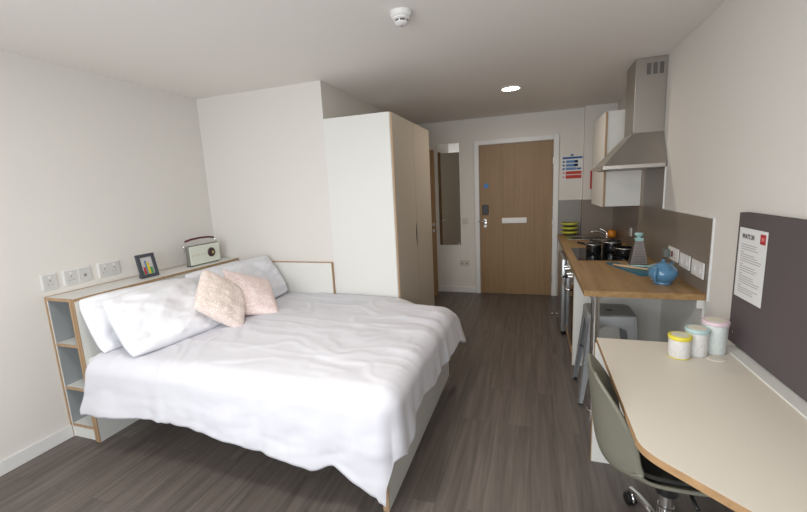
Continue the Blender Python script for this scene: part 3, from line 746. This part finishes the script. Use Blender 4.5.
# fire action notice
fn = thing('fire_notice', 'blue and red fire action notice on the wall right of the entrance door', 'sign', (.5, YB, 1.6))
FY = YB-.0005
MB().box(.366, .618, FY-.003, FY, 1.595, 1.90).build('sheet', 'paper', fn)
def fpart(name, m, rects, lab=None):
    for x0, x1, z0, z1 in rects: MB().box(x0, x1, FY-.0042, FY-.003, z0, z1).build(name, m, fn, label=lab)
fpart('header', 'blue', [(.372, .612, 1.868, 1.894)], 'blue heading strip')
fpart('instruction_panel', 'blue_l', [(.415, .560, 1.815, 1.850), (.415, .560, 1.768, 1.803), (.415, .540, 1.725, 1.757)], 'pale blue panel')
fpart('pictogram', 'blue', [(.374, .400, 1.822, 1.845), (.374, .400, 1.775, 1.798), (.374, .400, 1.728, 1.752), (.520, .560, 1.820, 1.845), (.510, .560, 1.772, 1.797), (.545, .600, 1.728, 1.750)], 'dark blue pictogram')
fpart('warning_panel', 'red2', [(.413, .606, 1.668, 1.708), (.413, .606, 1.612, 1.658)], 'red panel')
fpart('pictogram', 'redp', [(.376, .398, 1.676, 1.700), (.376, .398, 1.622, 1.646)], 'pale red pictogram')
MB().box(.47, .505, FY-.004, FY, 1.905, 1.925).build('top_tab', 'blue', fn)
# door stops
ds = thing('door_stop', 'small chrome door stop on the floor before the entrance door, the left of two', 'door stop', (.235, 4.85, 0), 'chrome floor door stops')
MB().lathe([(.018, 0), (.018, .012), (.012, .022), (0, .024)], (.235, 4.85, 0), 18).build('stud', 'chrome', ds, True)
MB().lathe([(.0185, .002), (.0185, .008)], (.235, 4.85, 0), 18).build('ring', 'rubber', ds)
copy_tree(ds, (.285, 4.86, 0), 'small chrome door stop beside the silver appliance, the right of two')

# ------------------------------------------------------------------ things on the worktop
tp = thing('teapot', 'round glossy blue teapot near the end of the oak worktop', 'teapot', (.825, 2.985, KZ))
TX, TY, z = .828, 2.945, KZ
MB().lathe([(0, z), (.052, z), (.055, z+.006), (.052, z+.012), (.072, z+.030), (.086, z+.058), (.086, z+.080), (.074, z+.104), (.050, z+.122), (.040, z+.125)], (TX, TY, 0), 40).build('body', 'teapot', tp, 60)
MB().lathe([(.044, z+.1235), (.042, z+.129), (.028, z+.137), (.010, z+.141), (.007, z+.146), (.013, z+.153), (.010, z+.160), (0, z+.162)], (TX, TY, 0), 32).build('lid', 'teapot', tp, 60)
# handle toward camera-left, spout toward the wall
hd_ = Vector((-.62, -.78, 0)); pts = []
for k in range(11):
    a = -1.15+2.3*k/10
    pts.append(Vector((TX, TY, z+.068))+hd_*(.072+.040*math.cos(a))+Vector((0, 0, .046*math.sin(a))))
MB().tube(pts, .0085, 12).build('handle', 'teapot', tp, True)
sdv = -hd_
MB().tube([Vector((TX, TY, z+.05))+sdv*.070, Vector((TX, TY, z+.062))+sdv*.098, Vector((TX, TY, z+.092))+sdv*.112, Vector((TX, TY, z+.122))+sdv*.128], [.020, .016, .011, .009], 14).build('spout', 'teapot', tp, True)
gr = thing('box_grater', 'four-sided steel box grater with pale mint handle behind the teapot', 'grater', (.838, 3.53, KZ))
gx, gy = .812, 3.53
def sq(cx, cy, a, z_, r=.7): return [(cx-a, cy-a*r, z_), (cx+a, cy-a*r, z_), (cx+a, cy+a*r, z_), (cx-a, cy+a*r, z_)]
MB().hull(sq(gx, gy, .066, KZ+.001), sq(gx, gy, .028, KZ+.205)).build('blades', 'grater', gr)
b = MB()
for r in range(9):
    f = (r+1)/10; hw = .066+(.028-.066)*f; zz = KZ+.001+.204*f; yy = gy-hw*.7
    n = int(hw/.010)
    for k in range(-n+1, n): b.box(gx+k*.0095-.0025, gx+k*.0095+.0025, yy-.0022, yy+.001, zz-.004, zz+.002)
b.build('grating_teeth', mat('grater holes', (84, 78, 76), .4, .6), gr)
MB().hull(sq(gx, gy, .068, KZ+.0005), sq(gx, gy, .066, KZ+.012)).build('foot_rim', 'mint', gr)
b = MB(); b.hull(sq(gx, gy, .026, KZ+.205), sq(gx, gy, .030, KZ+.228)); b.build('collar', 'mint', gr)
MB().lathe([(.014, KZ+.228), (.014, KZ+.238), (.030, KZ+.248), (.034, KZ+.259), (.028, KZ+.269), (0, KZ+.272)], (gx, gy, 0), 24).build('handle', 'mint', gr, 50)
cb = thing('chopping_board', 'teal chopping board lying under the utensils beside the teapot', 'chopping board', (.76, 3.35, KZ))
b = MB(); b.prism([(.595, 3.60), (.645, 3.44), (.745, 3.14), (.90, 3.17), (.915, 3.30), (.905, 3.42), (.735, 3.45), (.68, 3.60)], KZ+.0005, KZ+.011)
b.build('slab', 'teal', cb)
ws = thing('wooden_spoon', 'pale wooden spoon handle lying on the teal board', 'spoon', (.70, 3.38, KZ+.012))
MB().tube([(.625, 3.47, KZ+.020), (.70, 3.40, KZ+.019), (.79, 3.33, KZ+.019), (.84, 3.29, KZ+.019)], [.008, .009, .007, .006]).build('handle', 'spoon', ws, True)
b = MB().lathe([(0, -.006), (.018, -.003), (.022, .002), (.018, .004), (0, .0)], (.866, 3.272, KZ+.020), 20)
b.build('bowl', 'spoon', ws, True)
wh = thing('fish_slice', 'grey metal slotted turner lying across the board behind the teapot', 'utensil', (.82, 3.38, KZ+.03))
MB().tube([(.74, 3.36, KZ+.034), (.82, 3.32, KZ+.038)], .006).build('handle', 'mint', wh, True)
MB().hull([(.815, 3.335, KZ+.034), (.825, 3.295, KZ+.034), (.935, 3.30, KZ+.05), (.925, 3.40, KZ+.05)], [(.815, 3.335, KZ+.037), (.825, 3.295, KZ+.037), (.935, 3.30, KZ+.053), (.925, 3.40, KZ+.053)]).build('blade', 'mint', wh)

# ------------------------------------------------------------------ stool
SX, SY, SZ = .525, 3.00, .655
st = thing('metal_stool', 'gunmetal grey metal stool with square seat tucked under the worktop', 'stool', (SX, SY, 0))
def rsq(a, z_, r=.04, n=5, cx=SX, cy=SY):
    out = []
    for q, (sx, sy) in enumerate(((1, 1), (-1, 1), (-1, -1), (1, -1))):
        for k in range(n+1):
            an = q*PI/2+PI/2*k/n
            out.append((cx+sx*(a-r)+r*math.cos(an), cy+sy*(a-r)+r*math.sin(an), z_))
    return out
b = MB(); rings = [rsq(.158, SZ-.075, .035), rsq(.155, SZ-.012, .035), rsq(.150, SZ-.003, .035), rsq(.140, SZ, .03), rsq(.10, SZ-.004, .03), rsq(.03, SZ-.006, .01)]
vr = [[b.b.verts.new(p) for p in r] for r in rings]
for A, B in zip(vr, vr[1:]):
    n = len(A)
    for k in range(n): b.b.faces.new((A[k], A[(k+1) % n], B[(k+1) % n], B[k]))
b.b.faces.new(vr[-1]); bmesh.ops.recalc_face_normals(b.b, faces=b.b.faces)
seat = b.build('seat', 'stool', st, 50)
MB().box(SX-.022, SX+.022, SY-.010, SY+.010, SZ-.006, SZ-.0035, .001).build('grip_hole', 'dark', st, label='dark slot in the middle of the seat')
for sx in (-1, 1):
    for sy in (-1, 1):
        tx, ty = SX+sx*.148, SY+sy*.148; fx, fy = SX+sx*.205, SY+sy*.205
        # tapered angle-section leg: two flanges
        b = MB()
        for (ax, ay) in ((1, 0), (0, 1)):
            w0, w1, th = .075, .028, .006
            dx, dy = -sx*ax, -sy*ay; px, py = -sx*(1-ax), -sy*(1-ay)
            lo = [(fx, fy, .012), (fx+dx*w1, fy+dy*w1, .012), (fx+dx*w1+px*th, fy+dy*w1+py*th, .012), (fx+px*th, fy+py*th, .012)]
            hi = [(tx, ty, SZ-.02), (tx+dx*w0, ty+dy*w0, SZ-.02), (tx+dx*w0+px*th, ty+dy*w0+py*th, SZ-.02), (tx+px*th, ty+py*th, SZ-.02)]
            b.hull(lo, hi)
        lg = b.build('leg', 'stool', st)
        MB().box(fx-sx*.0-(.03 if sx > 0 else 0), fx+(.03 if sx < 0 else 0), fy-(.03 if sy > 0 else 0), fy+(.03 if sy < 0 else 0), 0, .014, .002).build('rubber_foot', 'rubber', lg)
zb = .30; rb = .177
for a, c in (((-1, -1), (1, 1)), ((-1, 1), (1, -1))):
    MB().tube([(SX+a[0]*rb, SY+a[1]*rb, zb), (SX, SY, zb+.01), (SX+c[0]*rb, SY+c[1]*rb, zb)], .008).build('cross_brace', 'stool', st, True)
# rails that close the seat skirt between the legs, arched
for (ax, s) in ((0, -1), (0, 1), (1, -1), (1, 1)):
    pts = [(-.10, SZ-.06), (-.085, SZ-.10), (-.05, SZ-.078), (0, SZ-.074), (.05, SZ-.078), (.085, SZ-.10), (.10, SZ-.06)]
    b = MB()
    if ax == 0: b.prism([(SX+p[0], p[1]) for p in pts], SY+s*.156-.002, SY+s*.156+.002, 'y')
    else: b.prism([(SY+p[0], p[1]) for p in pts], SX+s*.156-.002, SX+s*.156+.002, 'x')
    b.build('seat_skirt', 'stool', st)

# ------------------------------------------------------------------ desk
DZ1, DT = .73, .026
def arc_pts(cx, cy, r, a0, a1, n=8): return [(cx+r*math.cos(a0+(a1-a0)*k/n), cy+r*math.sin(a0+(a1-a0)*k/n)) for k in range(n+1)]
DXR = .896
def desk_outline(o=0):
    p = [(.333-o, 2.222+o)]
    p += [(.328-o, 1.345)]
    # soft bend into the angled edge
    for k in range(1, 9):
        t_ = k/8; a = (1-t_)**2; b_ = 2*t_*(1-t_); c = t_*t_
        p.append((a*.328+b_*.322+c*.380-o*.9, a*1.345+b_*1.275+c*1.220-o*.4))
    p += [(.527-o*.7, 1.076-o*.7), (.64-o, .93), (.64-o, -.30), (DXR, -.30), (DXR, 2.222+o)]
    return p
dk = thing('desk', 'cream laminate desk with plywood edge along the right wall', 'desk', (.7, 1.2, 0))
MB().prism(desk_outline(-.0015), DZ1-DT, DZ1).build('desk_top', 'desk', dk)
MB().prism(desk_outline(0.0), DZ1-DT+.0003, DZ1-.0006).build('edge_band', 'desk_edge', dk, label='plywood edge band')
MB().box(.327, .93, 2.196, 2.214, 0, DZ1-DT).build('side_panel', 'lam', dk)
MB().box(.323, .327, 2.196, 2.214, 0, DZ1-DT).build('edge_band', 'ply', dk)
MB().box(.655, .93, -.28, -.262, 0, DZ1-DT).build('side_panel', 'lam', dk)
MB().box(.90, .918, -.262, 2.196, .30, DZ1-DT).build('modesty_panel', 'lam', dk)
MB().box(DXR, XR-.001, -.30, 2.223, DZ1-.03, DZ1+.006, .001).build('rear_upstand', 'lam', dk)
MB().lathe([(.040, DZ1), (.040, DZ1+.002), (.034, DZ1+.003), (0, DZ1+.003)], (.812, 2.055, 0), 32).build('cable_grommet', 'desk', dk, 40, label='round cream cable cover')
# noticeboard
nb = thing('notice_board', 'dark aubergine-grey noticeboard on the right wall above the desk', 'notice board', (.96, 1.1, .745))
NX = .947
MB().box(NX, XR-.001, .05, 2.288, .742, 1.386, .002).build('panel', 'board', nb)
for (y, z_) in ((2.245, 1.338), (2.240, .80)):
    MB().lathe([(.008, NX+.001), (.008, NX-.003), (0, NX-.005)], (0, y, z_), 16, 'x').build('fixing_screw', 'chrome', nb, 40)
# paper sheet: measured corners on the board
ps = thing('paper_notice', 'white printed sheet with black heading and red logo pinned to the noticeboard', 'notice', (NX, 2.15, .94))
PY0, PY1, PZ0, PZ1 = 2.03, 2.268, .985, 1.318
def py(f): return PY1-(PY1-PY0)*f        # f from the left edge of the sheet
MB().box(NX-.0012, NX-.0002, PY0, PY1, PZ0, PZ1).build('sheet', 'paper', ps)
MB().box(NX-.0018, NX-.0012, py(.95), py(.77), PZ1-.058, PZ1-.014).build('logo', 'red', ps, label='red square logo')
MB().box(NX-.0022, NX-.0018, py(.91), py(.81), PZ1-.044, PZ1-.028).build('logo_mark', 'redp', ps)
cu = bpy.data.curves.new('heading', 'FONT'); cu.body = "WHAT'S ON"; cu.size = .030; cu.extrude = .0003; cu.offset = .0008
ho = bpy.data.objects.new('heading', cu); COL.objects.link(ho); ho.data.materials.append(M['ink'])
dg = bpy.context.evaluated_depsgraph_get(); hm = bpy.data.meshes.new_from_object(ho.evaluated_get(dg)); bpy.data.objects.remove(ho)
wtxt = max(v.co.x for v in hm.vertices)
sc_ = (PY1-PY0)*.44/wtxt
for v in hm.vertices:
    x_, y_, z_ = v.co
    v.co = Vector((NX-.0016-z_, py(.12)-x_*sc_, PZ1-.048+y_*1.0))-ps.location
hm.flip_normals()
ho = bpy.data.objects.new('heading', hm); COL.objects.link(ho); ho.parent = ps; hm.materials.clear(); hm.materials.append(M['ink'])
b = MB(); zz = PZ1-.075
k = 0
while zz > PZ0+.03:
    f1 = .62+.28*random.random()
    if k in (3, 8, 12, 17, 21): f1 = .25; zz -= .004
    b.box(NX-.0016, NX-.0012, py(f1), py(.12), zz-.0035, zz); zz -= .0105; k += 1
b.build('body_text', 'ink2', ps, label='lines of small grey print')

# tins
def tin(x, y, r, h, body, lid, label, lidr=1.08):
    z = DZ1+.0006
    t = thing('storage_tin', label, 'tin', (x, y, z), 'three storage tins on the desk')
    MB().lathe([(0, z), (r-.002, z), (r, z+.003), (r, z+h-.018), (r, z+h-.006)], (x, y, 0), 40).build('body', body, t, 40)
    MB().lathe([(r+.001, z+h-.020), (r*lidr, z+h-.017), (r*lidr, z+h-.003), (r*lidr-.003, z+h), (r*.82, z+h), (r*.80, z+h-.001)], (x, y, 0), 40, close=False).build('lid', lid, t, 50)
    MB().lathe([(r*.80, z+h-.001), (r*.78, z+h+.001), (0, z+h+.001)], (x, y, 0), 40).build('lid_centre', 'lidc', t, 50)
    MB().lathe([(r+.0008, z+.0005), (r+.0015, z+.002), (r+.0008, z+.005)], (x, y, 0), 40, close=False).build('base_rim', lid if lid == 'lidy' else 'plate', t, True)
    return t
tin(.662, 2.045, .045, .108, 'tinw', 'lidy', 'white speckled tin with yellow lid, shortest of the three on the desk')
tin(.745, 2.092, .046, .130, 'tinw', 'lidb', 'white tin with pale blue lid, middle of the three on the desk')
tin(.832, 2.140, .049, .158, 'tinm', 'lidp', 'tallest tin with pale pink lid, nearest the noticeboard', 1.12)

# ------------------------------------------------------------------ desk chair
CX, CY = .53, 1.655
ch = thing('desk_chair', 'sage grey plastic swivel chair with dark seat pad pushed under the desk', 'chair', (CX, CY, 0))
prof = [(.735, .418, .185), (.715, .434, .20), (.66, .444, .21), (.58, .440, .215), (.50, .434, .215), (.42, .428, .215), (.36, .428, .213), (.315, .436, .21),
        (.285, .458, .205), (.267, .500, .20), (.257, .560, .195), (.250, .620, .19), (.243, .680, .18), (.237, .735, .168), (.233, .78, .15), (.232, .808, .125), (.233, .824, .09)]
def cat(P, t_):
    n = len(P)-1; x = t_*n; i = min(int(x), n-1); f = x-i
    p0, p1, p2, p3 = P[max(i-1, 0)], P[i], P[i+1], P[min(i+2, n)]
    return [.5*((2*b)+(-a+c)*f+(2*a-5*b+4*c-d)*f*f+(-a+3*b-3*c+d)*f**3) for a, b, c, d in zip(p0, p1, p2, p3)]
def shell(off=0, t0=0, t1=1, wf=1):
    def fn(u, v):
        tt = t0+(t1-t0)*u
        x, z_, hw = cat(prof, tt); q = 2*v-1; hw *= wf
        bk = sst(.30, .55, tt)                # 0 seat, 1 back
        e = abs(q)**2.6
        x2 = x+(.004+.115*(1-sst(.62, 1.0, tt)))*bk*e+off*bk; z2 = z_+.038*(1-bk)*e+.012*bk*e+.05*e*math.exp(-((tt-.43)/.11)**2)+off*(1-bk)
        return Vector((x2, CY+q*hw, z2))
    return fn
o = MB().grid(shell(), 56, 28).build('shell', 'chair', ch, True); solid(o, .012, 0)
o = MB().grid(shell(.012, .03, .46, .88), 30, 20).build('seat_pad', 'pad', ch, True, label='charcoal seat pad'); solid(o, .014, 0)
MB().box(.43, .63, CY-.09, CY+.09, .395, .422, .008).build('seat_plate', 'blackm', ch)
MB().lathe([(.030, .12), (.030, .24), (.026, .242), (.026, .30), (.016, .302), (.016, .40)], (CX, CY, 0), 24).build('gas_column', 'chrome', ch, 40)
MB().lathe([(.040, .30), (.034, .38), (.030, .396)], (CX, CY, 0), 24).build('column_cover', 'blackm', ch, 40)
MB().lathe([(.045, .085), (.045, .125), (.034, .135)], (CX, CY, 0), 24).build('hub', 'chrome', ch, 40)
MB().tube([(.56, CY-.08, .425), (.56, CY-.16, .415), (.56, CY-.21, .41)], .007).build('height_lever', 'blackm', ch, True)
for k in range(5):
    a = math.radians(104+72*k); ca, sa = math.cos(a), math.sin(a)
    P = lambda r, z_: (CX+ca*r, CY+sa*r, z_)
    lg = MB().tube([P(.03, .11), P(.12, .112), P(.20, .10), P(.262, .085), P(.272, .07)], [.020, .018, .016, .015, .014], 12).build('base_leg', 'chrome', ch, True)
    cc = Vector(P(.272, 0)); sd_ = Vector((-sa, ca, 0))
    b = MB()
    for s in (-1, 1):
        ctr = cc+sd_*.013*s+Vector((0, 0, .029))
        ring = []
        for (rr_, dd) in ((0, -.009), (.024, -.009), (.029, -.005), (.029, .005), (.024, .009), (0, .009)):
            ring.append((rr_, dd))
        n = 20; R2 = []
        for rr_, dd in ring:
            if rr_ == 0: R2.append([b.b.verts.new(ctr+sd_*dd)])
            else: R2.append([b.b.verts.new(ctr+sd_*dd+Vector((ca, sa, 0))*rr_*math.cos(2*PI*j/n)+Vector((0, 0, 1))*rr_*math.sin(2*PI*j/n)) for j in range(n)])
        for A, B in zip(R2, R2[1:]):
            for j in range(n):
                if len(A) == 1: b.b.faces.new((A[0], B[j], B[(j+1) % n]))
                elif len(B) == 1: b.b.faces.new((A[j], A[(j+1) % n], B[0]))
                else: b.b.faces.new((A[j], A[(j+1) % n], B[(j+1) % n], B[j]))
    bmesh.ops.recalc_face_normals(b.b, faces=b.b.faces)
    b.build('castor', 'blackm', lg, 40)
    # chrome hood over the castor
    b = MB(); pts = [cc+Vector((ca, sa, 0))*.034*math.cos(t_)+Vector((0, 0, .030+.034*math.sin(t_))) for t_ in [PI*j/10 for j in range(11)]]
    b.tube(pts, .006, 8); b.build('castor_hood', 'chrome', lg, True)
